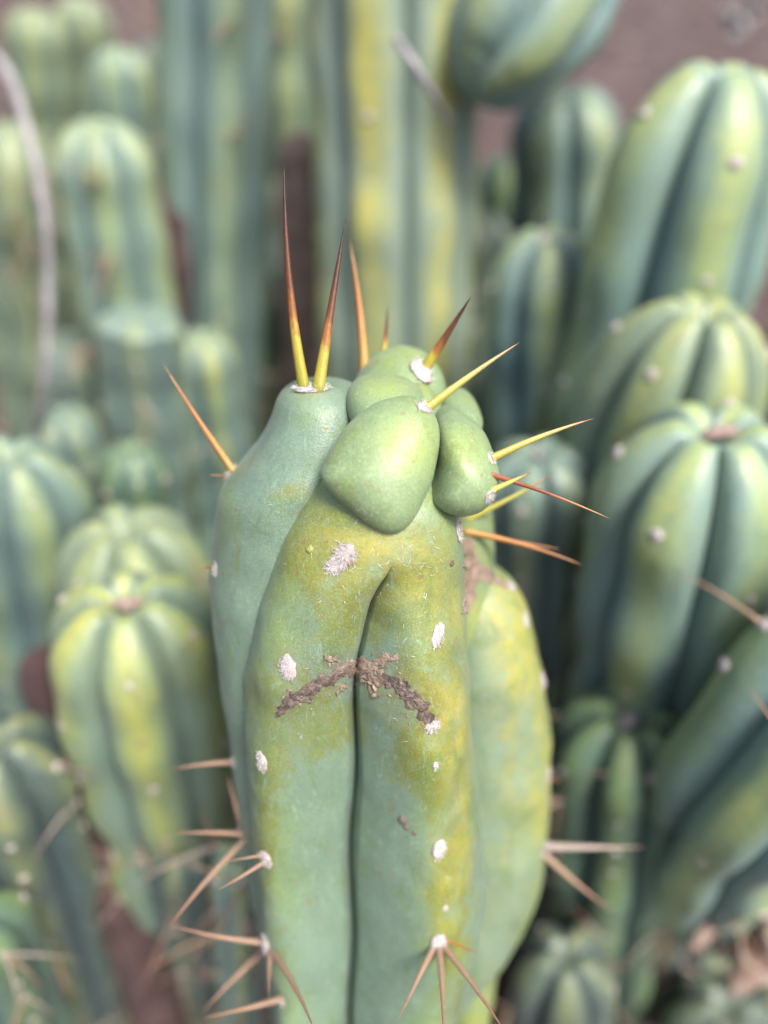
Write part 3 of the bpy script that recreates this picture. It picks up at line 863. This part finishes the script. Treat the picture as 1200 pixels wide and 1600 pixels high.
rl_ = [(735, 838), (715, 850), (690, 872), (672, 910), (660, 970), (650, 1060), (640, 1180), (640, 1320), (640, 1420), (640, 1530), (640, 1640)]
rr_ = [(740, 838), (757, 858), (782, 893), (806, 915), (827, 962), (850, 1058), (859, 1175), (851, 1325), (824, 1418), (752, 1530), (700, 1640)]
def right_attr(f_, q, xi):
    W = to_world(q)
    e = np.clip((np.asarray(xi).ravel() - .35) / .6, 0, 1)
    return {'ridge': e * .8 + .2, 'gold': np.clip(.16 + gauss_patches(W, [(820, 1250, 60, 200, .25), (815, 960, 40, 90, .95), (845, 1090, 22, 130, .75), (770, 930, 50, 40, .45), (850, 1250, 14, 90, .4), (795, 1150, 14, 120, .28)]), 0, .9), 'patch': gauss_patches(W, [(800, 1120, 20, 160, .55), (770, 1350, 30, 120, .35)])}
W, F, A = outline_loft('rib', rl_, rr_, lambda f: -.043, lambda f, w: .023 * min(1.2, w / WL) ** .9, MAIN, rows=140, cols=120, expo=1.9, ext=True, attrs=right_attr, lump=.035, seed=6)
part('rib', W, F, MAIN, HERO, A)
W, F, A = outline_loft('rib', [(720, 740), (690, 752), (670, 790), (665, 850), (665, 930), (665, 1050)], [(724, 740), (750, 755), (768, 790), (772, 850), (772, 930), (770, 1050)], lambda f: -.043, lambda f, w: .022 * min(1, w / (50 * D0 / FPX)), MAIN, rows=70, cols=70, ext=True, lump=.05, seed=8,
                       attrs=lambda f_, q, xi: {'ridge': np.full(len(q), .8), 'gold': np.full(len(q), .3)})
part('rib', W, F, MAIN, HERO, A)

# ---- swollen lobes crowded on the crown
def lobe(left, right, n0, n1, b, seed, attrs=None, lump=.05, puff=2.3):
    """cushion inflated from its outline: n0 / n1 = distance of its rim plane at the upper / lower end"""
    ys = [p[1] for p in left]
    y0, y1 = min(ys), max(ys)
    pts = [plane(p[0], p[1], n0 + (n1 - n0) * (p[1] - y0) / (y1 - y0)) for p in list(left) + list(right)[::-1]]
    M = 110
    ring, _ = catmull(pts + [pts[0]], M + 1)
    ring = ring[:-1]
    for _k in range(3):
        ring = .5 * ring + .25 * np.roll(ring, 1, 0) + .25 * np.roll(ring, -1, 0)
    c = (ring.max(0) + ring.min(0)) / 2
    rho = np.sin(np.linspace(.02, math.pi / 2, 34))
    rows = [(r_, 1) for r_ in rho] + [(r_, -1) for r_ in rho[::-1][1:]]
    q = np.zeros((len(rows), M, 3))
    for i, (r_, sg) in enumerate(rows):
        q[i] = c + (ring - c) * r_
        q[i, :, 2] += sg * b * (1 - r_ ** puff) ** (1 / puff)
    q = q.reshape(-1, 3)
    q = c + (q - c) * (1 + lump * vnoise(q * 60 + seed * 11, seed) + lump * .4 * vnoise(q * 150 + seed * 5, seed + 1))[:, None]
    W = to_world(q)
    A = {k: np.asarray(v).ravel() for k, v in (attrs(None, q, None) if attrs else {}).items()}
    for k in ('ridge', 'patch', 'tip', 'gold', 'stain'):
        A.setdefault(k, np.zeros(len(W)))
    F = grid_faces(len(rows), M, True, True, True)
    off = sum(len(v) for v in BV)
    BV.append(W)
    BF.extend(tuple(i + off for i in f) for f in F)
    part('lobe', W, F, LOBE, HERO, A)
def top_yellow(spots, patch=()):
    return lambda f_, q, xi: {'ridge': gauss_patches(to_world(q), spots), 'tip': gauss_patches(to_world(q), spots) * .7, 'patch': gauss_patches(to_world(q), patch)}
lobe([(622, 541), (590, 551), (566, 573), (551, 600), (546, 640), (560, 680)], [(630, 541), (662, 549), (684, 570), (693, 596), (694, 640), (680, 680)], -.040, -.030, .019, 21, attrs=top_yellow([(630, 560, 80, 40, .5)]))
lobe([(592, 586), (562, 590), (543, 604), (539, 628), (548, 658), (580, 685)], [(602, 586), (634, 592), (657, 608), (666, 630), (664, 658), (640, 685)], -.012, -.004, .017, 22, attrs=top_yellow([(600, 605, 60, 30, .8)]))
lobe([(650, 596), (636, 602), (630, 618), (632, 640), (645, 660)], [(654, 596), (672, 604), (686, 622), (690, 642), (672, 660)], -.021, -.014, .012, 23, attrs=top_yellow([(655, 610, 40, 30, .8)]))
lobe([(708, 607), (692, 613), (684, 632), (684, 660), (700, 695)], [(714, 607), (732, 614), (746, 634), (751, 662), (730, 695)], -.030, -.024, .016, 24, attrs=top_yellow([(720, 630, 40, 30, .4)]))
lobe([(700, 637), (682, 646), (676, 675), (676, 710), (670, 745), (668, 770), (690, 788), (708, 792)], [(704, 637), (726, 650), (754, 672), (771, 703), (777, 734), (770, 766), (746, 790), (712, 796)], -.005, .005, .021, 25, attrs=top_yellow([(725, 700, 50, 60, .75)]))
lobe([(630, 617), (596, 623), (568, 640), (545, 662), (524, 690), (507, 720), (498, 741), (512, 763), (542, 790), (570, 814), (596, 829), (608, 832)],
     [(634, 617), (656, 624), (674, 642), (684, 668), (686, 695), (684, 722), (678, 746), (668, 768), (657, 791), (645, 812), (630, 827), (614, 832)], .0075, .0215, .0105, 26, lump=.04, puff=2.0,
     attrs=top_yellow([(635, 690, 60, 75, .95)], [(630, 745, 45, 35, .3)]))

# ---- ray landing on the finished body
bvh = BVHTree.FromPolygons([tuple(v) for v in np.vstack(BV).tolist()], BF)
def land(px, py):
    d = ray(px, py).normalized()
    loc, nrm, idx, dist = bvh.ray_cast(CAM, d)
    if loc is None:
        return None, None
    if nrm.dot(d) > 0:
        nrm = -nrm
    return loc, nrm
def land_near(px, py):
    for r in (0, 4, 8, 12, 18, 26):
        for a in range(8):
            l, n = land(px + r * math.cos(a * .785), py + r * math.sin(a * .785))
            if l is not None:
                return l, n
    return at(px, py, D0), -FWD

def wool_mesh(rx, ry, count, length, seed, up=.6):
    rs = np.random.default_rng(seed)
    V, F = [], []
    for k in range(count):
        q, r = rs.uniform(0, 2 * math.pi), math.sqrt(rs.random())
        p = np.array([rx * r * math.cos(q), ry * r * math.sin(q), .0003 + .0006 * (1 - r)])
        d = np.array([math.cos(q) * r, math.sin(q) * r, up]) + rs.normal(size=3) * .55
        d[2] = abs(d[2]) * .8 + .05
        d /= np.linalg.norm(d)
        L = length * rs.uniform(.4, 1.2)
        side = np.cross(d, rs.normal(size=3)); side /= np.linalg.norm(side)
        curl = np.cross(d, side)
        w = rs.uniform(.00005, .00009)
        b = len(V)
        for i in range(4):
            t = i / 3
            c = p + d * L * t + curl * L * .35 * t * t * rs.uniform(.3, 1.2)
            ww = w * (1 - .7 * t)
            V += [c - side * ww, c + side * ww]
        for i in range(3):
            F.append((b + 2 * i, b + 2 * i + 1, b + 2 * i + 3, b + 2 * i + 2))
    me = new_mesh('wool', V, F)
    me.materials.append(FIBRE)
    return me
PX = D0 / FPX
def hero_areole(px, py, wpx, hpx, seed, fibres=160, flen=.0016, spines=(), turn=0.0):
    """felted pad wpx x hpx photo pixels wide on the body, with wool and spines: (dx, dy of the base, tip px, tip py, tip depth shift, base width px, kind, bow)"""
    loc, nrm = land_near(px, py)
    up = UP - nrm * UP.dot(nrm)
    up.normalize()
    xx = up.cross(nrm).normalized()
    M = Matrix((xx, up, nrm)).transposed().to_4x4() @ Matrix.Rotation(turn, 4, 'Z')
    Wm = T(loc) @ M
    # frontal foreshortening is ignored: the pad has its real oval
    rx, ry = wpx / 2 * PX, hpx / 2 * PX
    me = pad_mesh('areole', seed, WOOL, 1, 1)
    co = np.zeros(len(me.vertices) * 3); me.vertices.foreach_get('co', co)
    co = co.reshape(-1, 3) * np.array([rx, ry, min(rx, ry) * .55])
    me.vertices.foreach_set('co', co.ravel()); me.update()
    a = put('areole', me, None, Wm, HERO)
    if fibres:
        w = put('wool', wool_mesh(rx * 1.05, ry * 1.05, fibres, flen, seed), None, Wm, a)
        w['kind'] = 'stuff'
    for i, (dx, dy, tx, ty, dd, bw, kind, bow) in enumerate(spines):
        b, bn = land_near(px + dx, py + dy)
        b = b - bn * .0012
        d0 = (b - CAM).dot(FWD)
        tip = at(tx, ty, d0 + dd)
        pts = bent(b, tip, bow, 22, seed * 7 + i) - np.array(b)
        put('spine', spine_mesh('spine', pts, bw / 2 * PX * (d0 / D0), SP[kind], 10), None, T(b), a)
    return a

# crown
hero_areole(487, 607, 54, 30, 1, 520, .0014, [(-12, 0, 444, 258, -.012, 20, 'fresh', .05), (9, 3, 540, 343, -.006, 21, 'fresh', -.02)])
hero_areole(660, 580, 34, 52, 2, 260, .0016, [(3, -4, 736, 463, -.012, 18, 'fresh', .05), (4, 16, 678, 597, -.004, 6, 'russet', .0)])
hero_areole(662, 636, 24, 22, 3, 120, .0010, [(4, 2, 812, 535, .004, 17, 'young', .03)])
hero_areole(766, 716, 10, 18, 4, 40, .0010, [(4, 0, 928, 654, .006, 16, 'young', .06), (0, 22, 952, 810, .010, 11, 'russet', .05)])
hero_areole(764, 776, 14, 18, 5, 80, .0012, [(2, -4, 830, 738, .004, 14, 'greeny', .05)])
hero_areole(716, 826, 18, 40, 6, 160, .0012, [(4, -8, 870, 737, -.008, 13, 'greeny', .03), (6, 6, 912, 884, -.004, 14, 'amber', .06), (6, 7, 876, 858, .002, 11, 'amber', .02)])
hero_areole(355, 733, 18, 30, 7, 120, .0010, [(2, -2, 254, 567, -.004, 15, 'amber', .03), (-4, 8, 327, 742, -.002, 5, 'russet', .0)])
hero_areole(337, 890, 10, 26, 8, 60, .0010, [(-2, 0, 310, 885, .004, 6, 'russet', .0)])
# spines of the hidden side, behind the topmost lobe
def back_spine(px, py, tx, ty, dd, bw, kind):
    l, n = land_near(px, py)
    l2 = l + FWD * .006
    a = put('areole', pads[0], None, T(l2) @ frame_z(UP, 0) @ Matrix.Scale(.0022, 4), HERO)
    b = l2
    d0 = (b - CAM).dot(FWD)
    put('spine', spine_mesh('spine', bent(b, at(tx, ty, d0 + dd), .04, 18, 3) - np.array(b), bw / 2 * PX * d0 / D0, SP[kind], 10), None, T(b), a)
back_spine(569, 578, 546, 374, .006, 18, 'amber')
back_spine(598, 556, 606, 477, .010, 12, 'fresh')
# front faces
hero_areole(541, 866, 30, 28, 11, 330, .0021, [(6, 4, 549, 884, -.003, 8, 'amber', .0)], .5)
hero_areole(525, 884, 32, 22, 12, 260, .0011, [], .4)
hero_areole(450, 1043, 28, 38, 13, 300, .0006)
hero_areole(684, 993, 20, 38, 14, 240, .0007, [], -.25)
hero_areole(675, 1134, 24, 20, 15, 180, .0012)
hero_areole(409, 1190, 20, 36, 16, 200, .0006)
hero_areole(686, 1328, 25, 36, 17, 200, .0006)
hero_areole(681, 1196, 9, 14, 18, 40, .0006)
hero_areole(696, 1418, 9, 11, 19, 40, .0006)
hero_areole(416, 1342, 24, 32, 20, 160, .0012, [(-2, 4, 338, 1392, -.012, 9, 'pale', .03), (-2, -4, 350, 1346, -.006, 6, 'pale', .02)])
hero_areole(416, 1476, 24, 34, 21, 180, .0012, [(-4, -2, 272, 1447, -.012, 13, 'pale', .05), (-4, 8, 316, 1582, -.02, 13, 'pale', .04), (2, 10, 492, 1612, -.045, 15, 'pale', .06), (2, 6, 420, 1560, -.02, 9, 'pale', .02)])
hero_areole(686, 1472, 26, 34, 22, 180, .0012, [(-6, 8, 622, 1594, -.022, 11, 'pale', .03), (1, 10, 694, 1640, -.04, 12, 'pale', .02), (8, 8, 792, 1618, -.035, 14, 'pale', .03), (8, -2, 755, 1493, -.010, 6, 'amber', .0)])
hero_areole(851, 1326, 14, 34, 23, 120, .0012, [(0, -2, 1006, 1324, .002, 17, 'grey', .02), (0, 8, 952, 1421, -.006, 15, 'pale', .03)])
hero_areole(847, 1064, 14, 36, 24, 140, .0012)
hero_areole(856, 1210, 12, 30, 25, 120, .0012, [(0, 2, 874, 1222, .0, 6, 'russet', .0)])
hero_areole(797, 916, 18, 22, 26, 140, .0010)
hero_areole(821, 968, 14, 30, 27, 120, .0008)
hero_areole(376, 1302, 18, 26, 28, 80, .0010, [(0, -2, 356, 1210, -.01, 13, 'pale', .05), (-4, 4, 270, 1302, -.012, 11, 'pale', .05), (-4, 10, 262, 1452, -.03, 13, 'pale', .05)])
hero_areole(366, 1192, 10, 20, 29, 60, .0010, [(-2, 0, 268, 1202, .0, 13, 'pale', .04)])
hero_areole(440, 1562, 16, 22, 30, 60, .0010, [(0, 0, 318, 1590, -.02, 13, 'pale', .03)])
GREENW = rough_material('green_pimple', (.30, .31, .09), (.26, .27, .08), (.2, .15, .07), 500, .6, .3, .0004)
# small corky pimples
for i, (x, y, r) in enumerate([(484, 858, 6), (630, 1281, 8), (634, 1292, 5), (706, 880, 5), (648, 1302, 4)]):
    l, n = land_near(x, y)
    put('wart', pad_mesh('wart', 50 + i, CORKP if i else GREENW), None, T(l) @ frame_z(n) @ Matrix.Scale(r * PX, 4), HERO)

# ---- healed wounds
def scar(name, pts, mat, label=None, height=.0016, n=200, m=30, seed=1, smooth=11):
    """crust that follows the surface along photo points (px, py, half width px)"""
    C, L = catmull([(p[0], p[1], p[2]) for p in pts], n)
    tan = np.gradient(C[:, :2], axis=0); tan /= np.linalg.norm(tan, axis=1)[:, None]
    per = np.stack([-tan[:, 1], tan[:, 0]], 1)
    D = np.zeros((n, m)); PXY = np.zeros((n, m, 2)); N = np.zeros((n, m, 3))
    rag = vnoise(np.stack([np.arange(n) * L / n * .055, np.zeros(n), np.full(n, seed * 3.3)], 1), seed) + .3 * vnoise(np.stack([np.arange(n) * L / n * .11, np.zeros(n), np.full(n, seed * 1.3)], 1), seed)
    rag2 = vnoise(np.stack([np.arange(n) * L / n * .055, np.ones(n) * 7, np.full(n, seed * 3.3)], 1), seed + 4) + .3 * vnoise(np.stack([np.arange(n) * L / n * .11, np.zeros(n), np.full(n, seed * 2.3)], 1), seed + 5)
    g0 = np.stack([(C[:, None, 0] + per[:, None, 0] * C[:, None, 2] * np.linspace(-1, 1, m)[None]).ravel(), (C[:, None, 1] + per[:, None, 1] * C[:, None, 2] * np.linspace(-1, 1, m)[None]).ravel(), np.full(n * m, seed * 1.7)], 1)
    WARP = np.stack([6.0 * vnoise(g0 * .10, seed + k) + 3.5 * vnoise(g0 * .30, seed + 9 + k) for k in (20, 40)], 1).reshape(n, m, 2)
    for i in range(n):
        taper = min(1, (i + .5) / 8, (n - i - .5) / 8) ** .6
        for j in range(m):
            v = j / (m - 1) * 2 - 1
            hw = C[i, 2] * taper * (1 + .45 * (rag[i] if v > 0 else rag2[i]))
            p = C[i, :2] + per[i] * hw * v
            p = p + WARP[i, j]
            l, nr = land_near(*p)
            PXY[i, j] = p
            D[i, j] = (l - CAM).dot(FWD)
            N[i, j] = nr
    k = np.exp(-np.linspace(-2, 2, smooth) ** 2); k /= k.sum()
    pad = smooth // 2
    Ds = np.apply_along_axis(lambda c: np.convolve(np.pad(c, pad, mode='edge'), k, 'valid'), 0, D)
    D = np.minimum(D, Ds)
    V = np.array([[np.array(at(PXY[i, j, 0], PXY[i, j, 1], D[i, j])) for j in range(m)] for i in range(n)])
    vv = np.linspace(-1, 1, m)[None, :]
    prof = (1 - vv ** 2) ** .5
    q = V.reshape(-1, 3)
    # fibres run along the wound, pits between them
    u = np.repeat(np.arange(n) * L / n, m); w_ = np.tile(np.linspace(-1, 1, m), n) * np.repeat(C[:, 2], m)
    lum = (vnoise(np.stack([u * .060, w_ * .34, np.full(len(u), seed)], 1), seed) + .7 * vnoise(np.stack([u * .17, w_ * .7, np.full(len(u), seed)], 1), seed + 1) + .5 * vnoise(q * 700, seed + 2)).reshape(n, m)
    edge = np.clip((1 - np.abs(vv)) * 4, 0, 1)
    V = V + N * ((height * (.45 + .55 * prof) + height * .60 * lum) * edge - .0004 * (1 - edge))[..., None]
    o = part(name, V.reshape(-1, 3), grid_faces(n, m, False), mat, HERO)
    if label:
        o['label'] = label
    return o
scar('scar', [(432, 1120, 5.9), (446, 1106, 11.1), (470, 1090, 12.6), (496, 1072, 11.1), (520, 1058, 10.4), (545, 1048, 11.1), (570, 1046, 10.4)], CORK, 'brown corky scar running across the front', seed=3, height=0.00036)
scar('scar', [(528, 1050, 4.4), (545, 1044, 11.8), (565, 1044, 17.8), (582, 1050, 14.8), (597, 1066, 7.4)], CORKP, seed=5, height=0.00042)
scar('scar', [(586, 1050, 5.9), (606, 1062, 9.6), (628, 1078, 14.8), (648, 1094, 15.5), (664, 1112, 10.4), (675, 1132, 5.9)], CORK, seed=7, height=0.00036)
scar('scar', [(582, 1042, 4.4), (594, 1032, 7.4), (610, 1028, 8.1), (624, 1031, 4.4)], CORKP, seed=9, height=0.00024, n=60)
scar('scar', [(508, 1027, 3.7), (517, 1026, 5.9), (528, 1031, 3.0)], CORKP, seed=10, height=.0006, n=40)
scar('scar', [(570, 1064, 3.7), (582, 1074, 3.7), (592, 1086, 2.2)], CORKP, seed=12, height=.0006, n=40)
scar('scar', [(540, 1064, 3.7), (534, 1072, 3.7), (526, 1082, 2.2)], CORKP, seed=14, height=.0005, n=40)
scar('scar', [(730, 838, 5.2), (733, 865, 9.6), (741, 895, 13.3), (735, 930, 8.9), (727, 960, 3.7)], CORKP, 'pale dried scar between front stem and right rib', seed=11, height=0.00042)
scar('scar', [(742, 878, 5.9), (760, 898, 8.9), (778, 909, 6.7), (792, 914, 3.7)], CORKP, seed=13, height=0.00036)

rs = np.random.default_rng(77)
FV, FF = [], []
for k in range(90):
    t = rs.random()
    x, y = np.interp(t, [0, .5, 1], [440, 568, 672]), np.interp(t, [0, .3, .5, .75, 1], [1112, 1066, 1046, 1078, 1128])
    x, y = x + rs.normal() * 14, y + rs.normal() * 15
    l, n = land(x, y)
    if l is None:
        continue
    M = np.array(frame_z(n, rs.uniform(0, 6)).to_3x3())
    a = rs.uniform(1.5, 5) * PX; bq = a * rs.uniform(.3, .7); hh = a * rs.uniform(.2, .5)
    b0 = len(FV)
    for (u, v, w) in ((-1, -.8, -.3), (1, -.6, -.3), (.8, 1, -.3), (-.9, .7, -.3), (-.5, -.4, 1), (.6, -.2, .7), (.3, .5, 1.1), (-.5, .4, .6)):
        FV.append(np.array(l) + M @ np.array([u * a * rs.uniform(.7, 1.3), v * bq * rs.uniform(.7, 1.3), w * hh]))
    for f in ((0, 1, 5, 4), (1, 2, 6, 5), (2, 3, 7, 6), (3, 0, 4, 7), (4, 5, 6, 7)):
        FF.append(tuple(b0 + i for i in f))
crumbs = part('cork_crumb', np.array(FV), FF, CORKP, HERO)
crumbs['kind'] = 'stuff'
rs = np.random.default_rng(99)
LV, LF = [], []
for k in range(130):
    x, y = (rs.normal(585, 70), rs.normal(865, 45)) if k < 90 else (rs.normal(620, 90), rs.normal(1060, 70))
    l, n = land(x, y)
    if l is None:
        continue
    l = np.array(l + n * .0002)
    d = np.cross(np.array(n), rs.normal(size=3)); d /= np.linalg.norm(d)
    w = np.cross(np.array(n), d) * rs.uniform(.00004, .00008)
    Ln = rs.uniform(.0006, .0022)
    b0 = len(LV)
    cv = w / np.linalg.norm(w) * Ln * rs.uniform(-.4, .4)
    for i in range(4):
        t = i / 3
        c = l + d * Ln * t + cv * t * t + np.array(n) * .0006 * t * (1 - t) * 2
        LV += [c - w * (1 - .6 * t), c + w * (1 - .6 * t)]
    for i in range(3):
        LF.append((b0 + 2 * i, b0 + 2 * i + 1, b0 + 2 * i + 3, b0 + 2 * i + 2))
lint = part('lint', np.array(LV), LF, FIBRE, HERO)
lint['kind'] = 'stuff'
print('areoles', stats)
